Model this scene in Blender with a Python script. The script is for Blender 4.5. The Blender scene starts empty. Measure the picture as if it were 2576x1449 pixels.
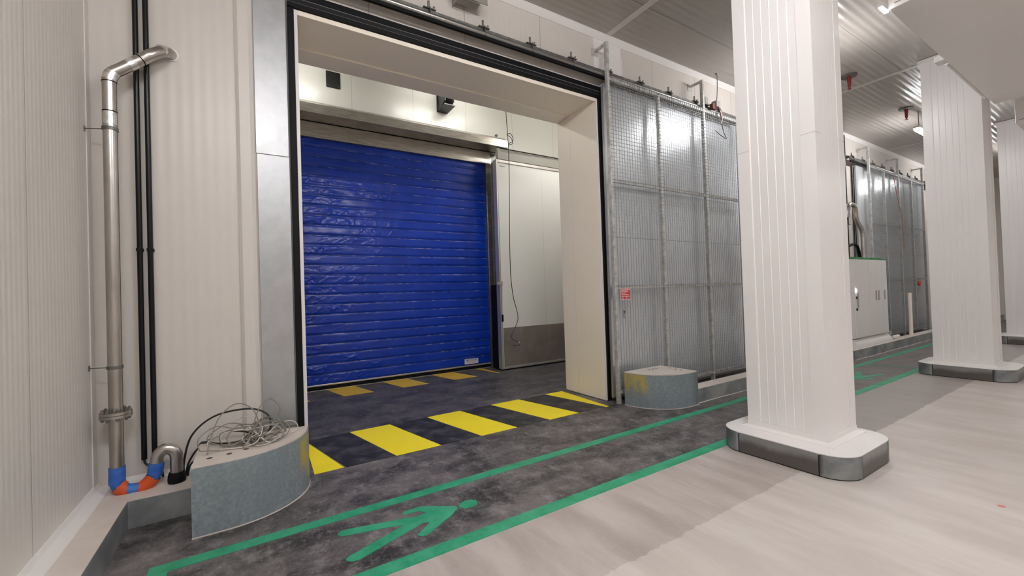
import bpy, bmesh, math, random
from mathutils import Vector, Matrix, noise as mnoise
R = math.radians
rng = random.Random(11)
scn = bpy.context.scene
COL = scn.collection

# ------------------------------------------------------------------ camera, world, exposure, lamps
W, H = 2576, 1449
FPX = 1047.56
YAW, PITCH, ROLL = R(31.8818), R(0.75595), R(-1.8996)
CAM = Vector((0, 0, 1.6))
def make_camera():
    cy, sy, cp, sp = math.cos(YAW), math.sin(YAW), math.cos(PITCH), math.sin(PITCH)
    f = Vector((sy * cp, cy * cp, sp)); r = Vector((cy, -sy, 0)); u = r.cross(f)
    cr, sr = math.cos(ROLL), math.sin(ROLL)
    r2 = cr * r + sr * u; u2 = -sr * r + cr * u
    cd = bpy.data.cameras.new('camera'); c = bpy.data.objects.new('camera', cd); COL.objects.link(c)
    cd.sensor_width = 36; cd.lens = FPX / W * 36; cd.clip_start = 0.05; cd.clip_end = 100
    m = Matrix((r2, u2, -f)).transposed().to_4x4(); m.translation = CAM
    c.matrix_world = m
    scn.camera = c
make_camera()
w = bpy.data.worlds.new('world'); scn.world = w; w.use_nodes = True
w.node_tree.nodes['Background'].inputs[0].default_value = (0.9, 0.92, 1, 1)
w.node_tree.nodes['Background'].inputs[1].default_value = 0.02
scn.view_settings.view_transform = 'Standard'; scn.view_settings.look = 'None'
scn.view_settings.gamma = 1; scn.view_settings.use_curve_mapping = False
scn.view_settings.exposure = 0.6
scn.cycles.use_denoising = True
scn.cycles.denoiser = 'OPENIMAGEDENOISE'
scn.cycles.max_bounces = 10; scn.cycles.diffuse_bounces = 6; scn.cycles.glossy_bounces = 5
scn.cycles.sample_clamp_indirect = 6
scn.cycles.caustics_reflective = False; scn.cycles.caustics_refractive = False
LAMP_COL = (1.0, 0.985, 0.985)
LAMP_E = 62.0
NEAR_E = 112.0           # the two battens nearest the opening, brighter
SHADE_E = 66.0          # unseen battens with added side shields, over the camera's half of the hall           # emission of the hall battens
YARD_E = 26.0           # emission of the lamps inside the lobby
# hall battens: (x, y) centres, ceiling at 5.375
HALL_LAMPS = [(2.4, 0.6), (-0.1, -0.4), (7.6, 3.0), (13.15, 3.0), (18.4, 3.0),  # second batten is added, unseen, to lift the left foreground
              (0.2, -3.2), (5.2, -2.6), (10.6, -2.6), (16.0, -2.6), (21.0, -2.6), (2.5, -5.2), (8.0, -5.2), (13.4, -5.2), (19.0, -5.2)]  # rearmost row is added, unseen, to brighten the front wall

# ------------------------------------------------------------------ helpers
class MB:
    def __init__(s): s.v = []; s.f = []; s.m = []; s.s = []
    def add(s, vs, fs, mat=0, smooth=False):
        o = len(s.v); s.v += [tuple(v) for v in vs]
        for f in fs: s.f.append(tuple(i + o for i in f)); s.m.append(mat); s.s.append(smooth)
        return s
    def box(s, x0, x1, y0, y1, z0, z1, mat=0):
        vs = [(x, y, z) for z in (z0, z1) for y in (y0, y1) for x in (x0, x1)]
        return s.add(vs, [(0, 2, 3, 1), (4, 5, 7, 6), (0, 1, 5, 4), (2, 6, 7, 3), (0, 4, 6, 2), (1, 3, 7, 5)], mat)
    def prism(s, poly, a, b, axis='z', mat=0, smooth=False, cap=True):
        n = len(poly)
        def P(p, t): return {'z': (p[0], p[1], t), 'x': (t, p[0], p[1]), 'y': (p[0], t, p[1])}[axis]
        ar = sum(poly[i][0] * poly[(i + 1) % n][1] - poly[(i + 1) % n][0] * poly[i][1] for i in range(n))
        if (ar < 0) != (axis == 'y'): poly = poly[::-1]
        vs = [P(p, a) for p in poly] + [P(p, b) for p in poly]
        s.add(vs, [(i, (i + 1) % n, n + (i + 1) % n, n + i) for i in range(n)], mat, smooth)
        if cap: s.add(vs, [tuple(range(n))[::-1], tuple(range(n, 2 * n))], mat)
        return s
    def tube(s, path, r, n=10, mat=0, cap=True, closed=False):
        pts = [Vector(p) for p in path]; k = len(pts)
        rad = r if isinstance(r, (list, tuple)) else [r] * k
        T = []
        for i in range(k):
            a = pts[(i - 1) % k] if (closed or i > 0) else pts[i]
            b = pts[(i + 1) % k] if (closed or i < k - 1) else pts[i]
            T.append((b - a).normalized())
        u = T[0].orthogonal().normalized(); vs = []
        for i in range(k):
            u = (u - T[i] * u.dot(T[i])).normalized(); v = T[i].cross(u)
            for j in range(n):
                a = 2 * math.pi * j / n
                vs.append(pts[i] + (u * math.cos(a) + v * math.sin(a)) * rad[i])
        fs = []
        for i in range(k if closed else k - 1):
            for j in range(n):
                a = i * n + j; b = i * n + (j + 1) % n; c = ((i + 1) % k) * n + (j + 1) % n; d = ((i + 1) % k) * n + j
                fs.append((a, b, c, d))
        s.add(vs, fs, mat, True)
        if cap and not closed: s.add(vs, [tuple(range(n))[::-1], tuple(range((k - 1) * n, k * n))], mat)
        return s
    def cyl(s, p0, p1, r, n=16, mat=0, r1=None): return s.tube([p0, p1], [r, r if r1 is None else r1], n, mat)
    def build(s, name, mats, root=None, bevel=0, loc=None, seg=2):
        me = bpy.data.meshes.new(name)
        o0 = Vector(root['base']) if root is not None and 'base' in root.keys() else Vector(loc or (0, 0, 0))
        me.from_pydata([(v[0] - o0.x, v[1] - o0.y, v[2] - o0.z) for v in s.v], [], s.f)
        for m in (mats if isinstance(mats, (list, tuple)) else [mats]): me.materials.append(m)
        me.polygons.foreach_set('material_index', s.m); me.polygons.foreach_set('use_smooth', s.s)
        me.update()
        o = bpy.data.objects.new(name, me); COL.objects.link(o)
        if root is not None: o.parent = root
        else: o.location = o0
        if root is not None and 'base' in root.keys(): o['base'] = root['base']
        if bevel:
            b = o.modifiers.new('bevel', 'BEVEL'); b.width = bevel; b.segments = seg; b.limit_method = 'ANGLE'; b.angle_limit = R(40)
        return o
def tag(o, label=None, cat=None, group=None, kind=None):
    if label: o['label'] = label
    if cat: o['category'] = cat
    if group: o['group'] = group
    if kind: o['kind'] = kind
    return o
def thing(name, label, cat, base, group=None, kind='thing'):
    o = bpy.data.objects.new(name, None); COL.objects.link(o); o.location = base; o['base'] = tuple(base)
    o.empty_display_size = 0.1
    return tag(o, label, cat, group, kind)
def solo(mb, name, mats, label, cat, base, group=None, bevel=0, kind='thing'):
    return tag(mb.build(name, mats, None, bevel, base), label, cat, group, kind)
def struct(mb, name, mats, bevel=0): return tag(mb.build(name, mats, None, bevel), kind='structure')
def copy_tree(o, parent=None):
    c = o.copy(); COL.objects.link(c)
    if parent is not None: c.parent = parent
    for ch in list(o.children): copy_tree(ch, c)
    return c
def arc(c, r, a0, a1, n, axes=(0, 1)):
    out = []
    for i in range(n + 1):
        a = R(a0 + (a1 - a0) * i / n); p = list(c); p[axes[0]] += r * math.cos(a); p[axes[1]] += r * math.sin(a); out.append(tuple(p))
    return out
def spline(pts, n=8, closed=False):
    P = [Vector(p) for p in pts]; k = len(P); out = []
    for i in range(k if closed else k - 1):
        g = lambda j: P[j % k] if closed else P[max(0, min(k - 1, j))]
        a, b, c, d = g(i - 1), g(i), g(i + 1), g(i + 2)
        for t in range(n):
            t /= n
            out.append(0.5 * ((2 * b) + (-a + c) * t + (2 * a - 5 * b + 4 * c - d) * t * t + (-a + 3 * b - 3 * c + d) * t ** 3))
    if not closed: out.append(P[-1])
    return out

# ------------------------------------------------------------------ materials
def srgb(r, g, b):
    f = lambda c: (c / 255 / 12.92) if c / 255 <= 0.04045 else ((c / 255 + 0.055) / 1.055) ** 2.4
    return (f(r), f(g), f(b), 1)
class NT:
    def __init__(s, name):
        s.mat = bpy.data.materials.new(name); s.mat.use_nodes = True
        s.t = s.mat.node_tree; s.b = s.t.nodes['Principled BSDF']; s._tc = None
    def n(s, typ, **kw):
        x = s.t.nodes.new(typ)
        for k, v in kw.items(): setattr(x, k, v)
        return x
    def l(s, a, b): s.t.links.new(a, b)
    def put(s, sock, v):
        if hasattr(v, 'is_linked') or hasattr(v, 'links'): s.l(v, sock)
        else: sock.default_value = v
    def co(s):
        if s._tc is None: s._tc = s.n('ShaderNodeTexCoord').outputs['Object']
        return s._tc
    def mapc(s, scale=(1, 1, 1), rot=(0, 0, 0), loc=(0, 0, 0)):
        m = s.n('ShaderNodeMapping'); m.inputs['Scale'].default_value = scale; m.inputs['Rotation'].default_value = rot; m.inputs['Location'].default_value = loc
        s.l(s.co(), m.inputs['Vector']); return m.outputs[0]
    def xyz(s, vec=None):
        x = s.n('ShaderNodeSeparateXYZ'); s.l(vec or s.co(), x.inputs[0]); return x.outputs
    def noise(s, scale, detail=4, rough=0.55, vec=None, dist=0):
        x = s.n('ShaderNodeTexNoise'); x.inputs['Scale'].default_value = scale; x.inputs['Detail'].default_value = detail
        x.inputs['Roughness'].default_value = rough; x.inputs['Distortion'].default_value = dist
        s.l(vec or s.co(), x.inputs['Vector']); return x.outputs['Fac']
    def math(s, op, a, b=0.0, c=None, clamp=False):
        x = s.n('ShaderNodeMath', operation=op, use_clamp=clamp); s.put(x.inputs[0], a); s.put(x.inputs[1], b)
        if c is not None: s.put(x.inputs[2], c)
        return x.outputs[0]
    def ramp(s, f, stops, interp='LINEAR'):
        x = s.n('ShaderNodeValToRGB'); x.color_ramp.interpolation = interp; e = x.color_ramp.elements
        while len(e) < len(stops): e.new(0.5)
        for i, (p, c) in enumerate(stops): e[i].position = p; e[i].color = c if len(c) == 4 else (*c, 1)
        s.l(f, x.inputs[0]); return x.outputs[0]
    def step(s, f, lo, hi):
        x = s.n('ShaderNodeMapRange', interpolation_type='SMOOTHSTEP'); s.put(x.inputs['Value'], f)
        x.inputs['From Min'].default_value = lo; x.inputs['From Max'].default_value = hi; return x.outputs[0]
    def mix(s, f, a, b, blend='MIX'):
        x = s.n('ShaderNodeMix', data_type='RGBA', blend_type=blend); s.put(x.inputs[0], f); s.put(x.inputs[6], a); s.put(x.inputs[7], b); return x.outputs[2]
    def bump(s, h, dist=0.01, strength=1.0):
        x = s.n('ShaderNodeBump'); x.inputs['Distance'].default_value = dist; x.inputs['Strength'].default_value = strength
        s.l(h, x.inputs['Height']); s.l(x.outputs[0], s.b.inputs['Normal']); return x
    def set(s, col=None, rough=None, metal=None, spec=None):
        if col is not None: s.put(s.b.inputs['Base Color'], col)
        if rough is not None: s.put(s.b.inputs['Roughness'], rough)
        if metal is not None: s.put(s.b.inputs['Metallic'], metal)
        if spec is not None: s.put(s.b.inputs['Specular IOR Level'], spec)
        return s.mat
def plain(name, col, rough=0.5, metal=0.0, spec=None): return NT(name).set(col, rough, metal, spec)
def mottled(name, a, b, scale, rough=0.5, metal=0.0, lo=0.35, hi=0.65, detail=5, bump=0, stretch=(1, 1, 1), r2=None):
    t = NT(name); f = t.noise(scale, detail, 0.6, t.mapc(stretch)); k = t.step(f, lo, hi)
    if bump: t.bump(f, bump, 0.6)
    rg = rough if r2 is None else t.math('MULTIPLY_ADD', k, r2 - rough, rough)
    return t.set(t.mix(k, a, b), rg, metal)
def glow(name, col, e):
    t = NT(name); t.b.inputs['Emission Color'].default_value = (*col, 1); t.b.inputs['Emission Strength'].default_value = e
    return t.set((0.9, 0.9, 0.9, 1), 0.4)
def panel(name, col, axis, rib, joint, joff=0.0, rough=0.38, ribd=0.0012, jw=0.006, dirt=0.06, jdark=0.45):
    """coated sandwich panel: fine ribs across one axis, a joint every `joint` metres"""
    t = NT(name); c = t.xyz()['XYZ'.index(axis)]
    ph = t.math('MULTIPLY', c, 2 * math.pi / rib); h = t.math('SINE', ph)
    m = t.math('MODULO', t.math('ADD', c, 100 * joint + joff), joint)
    j = t.math('SUBTRACT', 1.0, t.step(t.math('ABSOLUTE', t.math('SUBTRACT', m, joint / 2)), jw * 0.4, jw))
    n = t.noise(1.3, 4, 0.6); col2 = t.mix(t.math('MULTIPLY', n, dirt * 2), col, (col[0] * .72, col[1] * .70, col[2] * .66, 1))
    cc = t.mix(t.math('MULTIPLY', j, jdark), col2, (0.12, 0.11, 0.1, 1))
    hh = t.math('SUBTRACT', t.math('MULTIPLY', h, 0.5), t.math('MULTIPLY', j, 3.0))
    t.bump(hh, ribd, 1.0)
    return t.set(cc, rough, 0)

WHITE = srgb(234, 231, 229)
M = {}
M['wall'] = panel('wall_panel', srgb(209, 203, 197), 'X', 0.083, 1.12, 0.58)
M['wall_side'] = panel('side_wall_panel', srgb(222, 217, 212), 'Y', 0.055, 1.12, 0.5 * 1.12 - 3.35 + 3.36)
M['ceil'] = panel('ceiling_panel', srgb(172, 166, 160), 'Y', 0.10, 1.13, 0.28, rough=0.3, ribd=0.0045)
M['lobby'] = panel('lobby_panel', srgb(200, 198, 190), 'X', 0.3, 1.19, -1.66 + 0.595, rough=0.3, ribd=0.0003)
M['reveal'] = plain('cream_reveal', srgb(245, 236, 222), 0.4)
M['white'] = plain('white_coated_steel', WHITE, 0.38)
M['strip'] = plain('ceiling_strip', srgb(208, 203, 197), 0.4)
M['column'] = plain('column_white', srgb(235, 232, 231), 0.3)
M['trimw'] = plain('trim_white', srgb(232, 229, 227), 0.35)
M['resin'] = mottled('cream_resin_top', srgb(206, 196, 188), srgb(218, 209, 202), 3, 0.45)
M['kerbside'] = mottled('kerb_side_grey', srgb(120, 123, 127), srgb(168, 170, 171), 2.6, 0.42, 0.25, 0.3, 0.7, bump=0.004)
M['galv'] = mottled('galvanised_sheet', srgb(172, 174, 176), srgb(182, 184, 186), 9, 0.36, 0.7, 0.3, 0.7, r2=0.44)
M['galvdoor'] = mottled('galvanised_door_sheet', srgb(222, 228, 233), srgb(230, 235, 239), 5, 0.27, 0.55, 0.3, 0.7, r2=0.25)
M['galvpost'] = mottled('galvanised_post', srgb(172, 173, 171), srgb(206, 205, 201), 14, 0.45, 0.3)
M['wire'] = plain('galvanised_wire', srgb(150, 152, 153), 0.5, 0.4)
M['dullsteel'] = mottled('dull_grey_steel', srgb(104, 104, 102), srgb(134, 133, 129), 12, 0.5, 0.6)
M['chrome'] = plain('bright_steel_tube', srgb(150, 148, 145), 0.3, 0.9)
M['stain'] = mottled('brushed_stainless', srgb(158, 152, 144), srgb(180, 174, 165), 4, 0.34, 0.9, stretch=(1, 1, 12))
M['pipe'] = mottled('stainless_pipe', srgb(172, 166, 160), srgb(194, 189, 184), 6, 0.3, 0.95, stretch=(1, 1, 0.3))
M['tape'] = mottled('aluminium_tape', srgb(205, 203, 200), srgb(235, 234, 232), 40, 0.25, 0.9, bump=0.004)
M['black'] = plain('black_rubber', (0.004, 0.004, 0.005, 1), 0.6, 0, 0.2)
M['blacksheen'] = plain('black_pipe_sleeve', (0.004, 0.004, 0.005, 1), 0.3, 0, 0.3)
M['seal2'] = plain('dark_seal_band', (0.008, 0.008, 0.009, 1), 0.5, 0, 0.25)
M['sealline'] = plain('seal_grey_line', srgb(120, 120, 122), 0.5)
M['blackmetal'] = plain('black_metal', (0.008, 0.008, 0.008, 1), 0.4)
M['white_cable'] = plain('grey_cable', srgb(132, 126, 119), 0.5)
M['pale_cable'] = plain('pale_cable', srgb(205, 199, 192), 0.5)
M['darkcable'] = plain('dark_cable', (0.015, 0.015, 0.016, 1), 0.4)
M['violet'] = plain('violet_cable', srgb(70, 62, 100), 0.45)
M['bluetape'] = mottled('blue_tape', srgb(38, 92, 178), srgb(62, 116, 196), 10, 0.5)
M['orangetape'] = plain('orange_tape', srgb(208, 84, 30), 0.55)
M['greentape'] = mottled('green_tape', srgb(40, 128, 76), srgb(64, 150, 92), 12, 0.5)
M['redsign'] = plain('red_sign', srgb(200, 52, 48), 0.45)
M['signwhite'] = plain('sign_white', srgb(236, 226, 222), 0.5)
M['label'] = plain('label_white', srgb(225, 225, 230), 0.5)
M['ink'] = plain('label_ink', srgb(92, 92, 100), 0.6)
M['inkl'] = plain('label_light_ink', srgb(165, 165, 172), 0.6)
M['logo'] = plain('logo_blue', srgb(92, 118, 176), 0.5)
M['greybox'] = plain('grey_plastic_box', srgb(168, 166, 160), 0.5)
M['red'] = plain('red_plastic', srgb(132, 34, 28), 0.5)
M['oxide'] = plain('oxide_red', srgb(112, 58, 50), 0.6)
M['redcable'] = plain('red_cable', srgb(176, 96, 84), 0.5)
M['hood'] = plain('grey_painted_sheet', srgb(142, 138, 130), 0.45)
M['leaf'] = plain('white_door_leaf', srgb(226, 226, 222), 0.34)
M['kick'] = mottled('kick_plate', srgb(146, 137, 131), srgb(160, 151, 145), 3, 0.4, 0.5)
M['alu'] = plain('aluminium_edge', srgb(196, 192, 188), 0.3, 0.6)
M['hole'] = plain('anchor_hole', srgb(70, 64, 60), 0.8)
M['joint'] = plain('black_joint', (0.01, 0.01, 0.01, 1), 0.6)
def grimy_plate():
    t = NT('steel_band_grimy'); z = t.xyz()[2]; n = t.noise(5, 5, 0.6, t.mapc((1, 1, .6)))
    k = t.step(t.math('ADD', z, t.math('MULTIPLY', t.math('SUBTRACT', n, 0.5), 0.10)), 0.085, 0.165)
    return t.set(t.mix(k, srgb(98, 94, 90), srgb(146, 147, 146)), 0.42, 0.4)
M['darkplate'] = grimy_plate()
M['bandsteel'] = mottled('steel_band', srgb(128, 132, 134), srgb(156, 160, 161), 5, 0.4, 0.7)
M['lamp'] = glow('lamp_diffuser', LAMP_COL, LAMP_E)
M['lampnear'] = glow('lamp_near_diffuser', LAMP_COL, NEAR_E)
M['lampdown'] = glow('lamp_down_diffuser', LAMP_COL, SHADE_E)
M['addedleaflamp'] = glow('added_leaf_lamp_diffuser', (1, 0.985, 0.94), 42)  # diffuser of the added lamp that brightens the pale leaf
M['lobbylamp'] = glow('lobby_lamp_diffuser', (1, 0.985, 0.94), YARD_E)
M['led'] = glow('small_led', (1, 1, 1), 8)
M['lampbody'] = plain('lamp_body', srgb(210, 210, 208), 0.4)

def shell_mat(name, cx0, cx1):
    """spangled zinc sheet of a bollard with a rubbed-on streak of yellow paint"""
    t = NT(name); a = t.noise(42, 7, 0.65); b = t.step(t.noise(4, 5, 0.65, t.mapc((1, 1, .4))), .35, .7)
    c = t.mix(t.step(a, 0.35, 0.68), srgb(136, 147, 154), srgb(160, 170, 176)); c = t.mix(t.math('MULTIPLY', b, 0.55), c, srgb(128, 137, 143))
    x, y, z = t.xyz()
    band = t.math('MULTIPLY', t.step(x, cx0, cx0 + 0.05), t.math('SUBTRACT', 1.0, t.step(x, cx1 - 0.04, cx1)))
    zz = t.math('MULTIPLY', t.step(z, 0.14, 0.3), t.math('SUBTRACT', 1.0, t.step(z, 0.40, 0.5)))
    st = t.math('MULTIPLY', t.math('MULTIPLY', band, zz), t.step(t.noise(14, 5, 0.7, t.mapc((1, 1, 0.25))), 0.36, 0.52))
    c = t.mix(t.math('MULTIPLY', st, 0.85), c, srgb(188, 166, 66))
    t.bump(a, 0.0015, 0.6)
    return t.set(c, 0.42, t.math('MULTIPLY_ADD', st, -0.3, 0.3))

def floor_mat():
    t = NT('hall_floor'); x, y, z = t.xyz()
    wob = t.noise(6, 6, 0.75); yy = t.math('ADD', y, t.math('MULTIPLY', t.math('SUBTRACT', wob, 0.5), 0.10))
    big = t.noise(0.55, 5, 0.6); mid = t.noise(1.6, 7, 0.62, t.mapc((2.6, 0.55, 1), (0, 0, R(8)))); fine = t.noise(14, 5, 0.6)
    # bare screed
    lightA = t.mix(t.step(mid, 0.32, 0.7), srgb(190, 182, 177), srgb(210, 203, 198))
    lightA = t.mix(t.math('MULTIPLY', t.step(big, 0.4, 0.68), 0.5), lightA, srgb(196, 186, 176))
    stripB = t.mix(t.step(mid, 0.3, 0.72), srgb(164, 154, 148), srgb(192, 183, 178))
    stripB = t.mix(t.math('MULTIPLY', t.step(x, 2.8, 6.5), 0.62), stripB, srgb(148, 143, 139))
    light = t.mix(t.step(yy, 1.755, 1.765), lightA, stripB)
    scratch = t.step(t.noise(3.5, 6, 0.7, t.mapc((7, 0.9, 1), (0, 0, R(10)))), 0.64, 0.74)
    light = t.mix(t.math('MULTIPLY', scratch, 0.25), light, srgb(120, 114, 110))
    # dark sealed lane
    d = t.mix(t.step(t.noise(1.7, 7, 0.68, t.mapc((1, 1.6, 1), (0, 0, R(20)))), 0.34, 0.68), srgb(42, 40, 41), srgb(112, 107, 107))
    d = t.mix(t.math('MULTIPLY', t.step(t.noise(5, 8, 0.76, t.mapc((1.5, 1, 1))), 0.46, 0.7), 0.6), d, srgb(150, 145, 145))
    scuff = t.step(t.noise(3.3, 7, 0.75, t.mapc((1, 2.5, 1), (0, 0, R(-32)))), 0.63, 0.72)
    d = t.mix(t.math('MULTIPLY', scuff, 0.55), d, srgb(178, 172, 170))
    d = t.mix(t.math('MULTIPLY', t.step(x, 3.5, 9.5), 0.55), d, srgb(122, 115, 112))
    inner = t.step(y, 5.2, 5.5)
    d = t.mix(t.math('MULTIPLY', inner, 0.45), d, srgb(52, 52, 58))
    c = t.mix(t.step(y, 2.50, 2.505), light, d)
    grit = t.noise(30, 9, 0.78); c = t.mix(t.math('MULTIPLY', t.step(grit, 0.5, 0.68), 0.22), c, srgb(205, 199, 195))
    sp = t.step(t.noise(60, 2, 0.5), 0.72, 0.75); c = t.mix(t.math('MULTIPLY', sp, 0.3), c, srgb(215, 210, 206))
    t.bump(t.math('ADD', fine, t.math('MULTIPLY', mid, 1.5)), 0.0015, 0.6)
    return t.set(c, t.math('MULTIPLY_ADD', mid, 0.2, 0.38), 0)
M['floor'] = floor_mat()
def paint_mat(name, a, b, wear):
    t = NT(name); n = t.noise(5, 6, 0.7); c = t.mix(t.step(n, 0.3, 0.7), a, b)
    c = t.mix(t.math('MULTIPLY', t.step(t.noise(26, 6, 0.7), 0.64, 0.72), wear), c, srgb(170, 186, 176))
    return t.set(c, 0.45)
M['green'] = paint_mat('green_floor_paint', srgb(20, 140, 98), srgb(66, 168, 130), 0.35)
M['redspot'] = plain('faded_red_paint', srgb(214, 128, 128), 0.5)
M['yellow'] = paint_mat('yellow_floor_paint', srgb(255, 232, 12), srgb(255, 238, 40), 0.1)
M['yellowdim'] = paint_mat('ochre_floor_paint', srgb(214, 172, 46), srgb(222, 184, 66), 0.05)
M['blackpaint'] = mottled('black_floor_paint', srgb(30, 30, 32), srgb(92, 90, 91), 4.5, 0.5, 0, 0.40, 0.78, detail=10)
def vinyl():
    t = NT('blue_vinyl'); n = t.noise(2, 4, 0.6)
    return t.set(t.mix(t.step(n, 0.3, 0.7), (0.004, 0.036, 0.38, 1), (0.006, 0.046, 0.47, 1)), 0.24, 0, 0.35)
M['vinyl'] = vinyl()
M['seam'] = mottled('curtain_seam_glint', (0.01, 0.03, 0.16, 1), srgb(140, 144, 168), 7, 0.4, 0, 0.48, 0.66, stretch=(1, 1, 0.2))  # pale broken streaks put the glint of the seams into the colour

# ------------------------------------------------------------------ the setting
XL, YW, ZC = -1.05, 4.446, 5.375           # left wall, door wall, ceiling
OX0, OX1, OZ, YB = 0.398, 4.31, 4.39, 5.33  # opening and its depth
YV, ZV, XV0, XV1 = 8.17, 6.3, -0.7, 7.3    # lobby behind the opening
XE, YF = 24.0, -6.6

struct(MB().add([(XL - .3, YF - .3, 0), (XE + .3, YF - .3, 0), (XE + .3, YV + .3, 0), (XL - .3, YV + .3, 0)], [(0, 1, 2, 3)]), 'floor', M['floor'])
b = MB(); b.box(XL - .15, XE, YF, YB, ZC, ZC + .15); struct(b, 'ceiling', M['ceil'])
b = MB(); b.box(XL - .15, XL, YF, YB, 0, ZC); struct(b, 'wall_left', M['wall_side'])
b = MB()
b.box(XL, OX0, YW, YB, 0, ZC); b.box(OX1, XE, YW, YB, 0, ZC); b.box(OX0, OX1, YW, YB, OZ, ZC + 0.15)
struct(b, 'wall_back', M['wall'])
b = MB(); b.box(XL - .15, XE, YF - .15, YF, 0, ZC); struct(b, 'wall_front', M['wall'])
b = MB(); b.box(XE, XE + .15, YF - .15, YB, 0, ZC); struct(b, 'wall_right', M['wall_side'])
b = MB(); b.box(XV0 - .15, XV1 + .15, YV, YV + .15, 0, ZV); struct(b, 'wall_lobby_back', M['lobby'])
b = MB(); b.box(XV0 - .15, XV0, YB, YV, 0, ZV); struct(b, 'wall_lobby_left', M['lobby'])
b = MB(); b.box(XV1, XV1 + .15, YB, YV, 0, ZV); struct(b, 'wall_lobby_right', M['lobby'])
b = MB(); b.box(XV0 - .15, XV1 + .15, YB - .1, YV, ZV, ZV + .15); b.box(XV0 - .15, XV1 + .15, YB - .1, YB, ZC + .15, ZV); struct(b, 'ceiling_lobby', M['lobby'])
# cream linings of the opening, two pieces deep each
b = MB(); b.box(OX1 - .02, OX1, YW - .004, 5.022, 0.012, OZ); b.box(OX1 - .016, OX1, 5.028, YB + .004, 0.012, OZ); struct(b, 'trim_1', M['reveal'], 0.003)
b = MB(); b.box(OX0, OX0 + .02, YW - .004, 5.022, 0.012, OZ); b.box(OX0, OX0 + .016, 5.028, YB + .004, 0.012, OZ); struct(b, 'trim_2', M['reveal'], 0.003)
b = MB(); b.box(OX0 + .02, OX1 - .02, YW - .004, 5.022, OZ - .02, OZ); b.box(OX0 + .02, OX1 - .02, 5.028, YB + .004, OZ - .035, OZ); b.box(OX0 + .02, OX1 - .02, YW - .02, YW - .004, OZ - .035, OZ + .012)
struct(b, 'trim_3', M['reveal'], 0.003)
b = MB(); b.box(OX1 - .02, OX1 + .012, YW - .02, YW - .004, 0.012, OZ + .012); b.box(OX0 - .012, OX0 + .02, YW - .02, YW - .004, 0.012, OZ + .012); struct(b, 'trim_4', M['trimw'], 0.003)
# coving between wall and ceiling, cover strips under the ceiling joints, vertical cover strip, corner strips
b = MB(); b.prism([(YW, ZC), (YW, ZC - .075), (YW - .012, ZC - .075), (YW - .075, ZC - .012), (YW - .075, ZC)], XL, XE, 'x'); struct(b, 'trim_5', M['trimw'])
b = MB(); b.prism([(XL, ZC), (XL, ZC - .075), (XL + .012, ZC - .075), (XL + .075, ZC - .012), (XL + .075, ZC)], YF, YW - .08, 'y'); struct(b, 'trim_6', M['trimw'])
for i, x in enumerate((4.54, 10.02, 15.67, 21.3)):
    b = MB(); b.box(x - .045, x + .045, YF, YW - .08, ZC - .006, ZC); struct(b, 'trim_%d' % (7 + i), M['strip'])
b = MB(); b.box(4.30, 4.86, YW - .006, YW, 4.78, ZC - .075); b.box(4.855, 4.875, YW - .016, YW - .006, 4.80, 5.14); struct(b, 'trim_11', M['trimw'])
b = MB(); b.prism([(-.095, YW), (-.095, YW - .012), (-.07, YW - .03), (.01, YW - .03), (.04, YW - .012), (.04, YW)], 0.43, ZC - .08); struct(b, 'trim_12', M['strip'])
b = MB(); b.box(XL, XL + .006, YW - .1, YW - .02, .215, ZC - .08); struct(b, 'trim_13', M['wall_side'])

# kerbs
b = MB()
KT = .2
lpoly = [(XL, YF), (-.797, YF), (-.797, 4.041), (-.392, 4.041), (-.392, 4.165), (.30, 4.165), (.30, YW), (XL, YW)]
b.prism(lpoly, 0, KT - .006, mat=0); b.prism(lpoly, KT - .006, KT, mat=1)
struct(b, 'curb_left', [M['kerbside'], M['resin']], 0.008)
b = MB(); b.prism([(XL, KT), (-.962, KT), (-.965, KT + .006), (XL + .02, KT + .022), (XL + .004, KT + .05), (XL, KT + .05)], YF, YW - .002, 'y'); struct(b, 'baseboard_left', M['trimw'])
b = MB(); b.prism([(YW, KT), (YW - .05, KT), (YW - .05, KT + .006), (YW - .012, KT + .02), (YW, KT + .05)], XL + .09, .29, 'x'); struct(b, 'baseboard_back', M['trimw'])
b = MB()
for x0, x1, yb_ in ((5.135, 8.4, 3.775), (10.42, 13.0, 3.95), (13.0, XE, 3.775)):
    b.box(x0, x1, 3.57, yb_, 0, KT - .006, 0); b.box(x0, x1, 3.57, yb_, KT - .006, KT, 1)
    b.box(x0, x1, 3.555, 3.57, 0, .008, 1)
struct(b, 'curb_right', [M['kerbside'], M['resin']], 0.006)

# ------------------------------------------------------------------ floor markings
ZP = .0025
RX, RY = 4.41, .71
def decal(pts, name, m, label, cat, group=None, z=ZP):
    b = MB(); n = len(pts); ar = sum(pts[i][0] * pts[(i + 1) % n][1] - pts[(i + 1) % n][0] * pts[i][1] for i in range(n))
    if ar < 0: pts = pts[::-1]
    b.prism(pts, 0.0003, z)
    cx = sum(p[0] for p in pts) / n; cy = sum(p[1] for p in pts) / n
    return solo(b, name, m, label, cat, (cx, cy, 0), group)
G = 'green lines of the walking lane'
decal([(-.57, 3.362), (22, 3.362), (22, 3.262), (-.57 + .0, 3.262)], 'green_lane_line', M['green'], 'long green painted floor line passing close by both curved steel bollards', 'floor line', G)
decal([(-.57, 2.465), (22, 2.465), (22, 2.575), (-.57, 2.575)], 'green_lane_line', M['green'], 'long green painted floor line along edge of bare pale concrete, meeting ribbed column plinth', 'floor line', G)
decal([(-.57, 2.575), (-.47, 2.575), (-.47, 3.262), (-.57, 3.262)], 'green_lane_line', M['green'], 'short green painted cross line closing the lane end near left curb', 'floor line', G)
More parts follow.
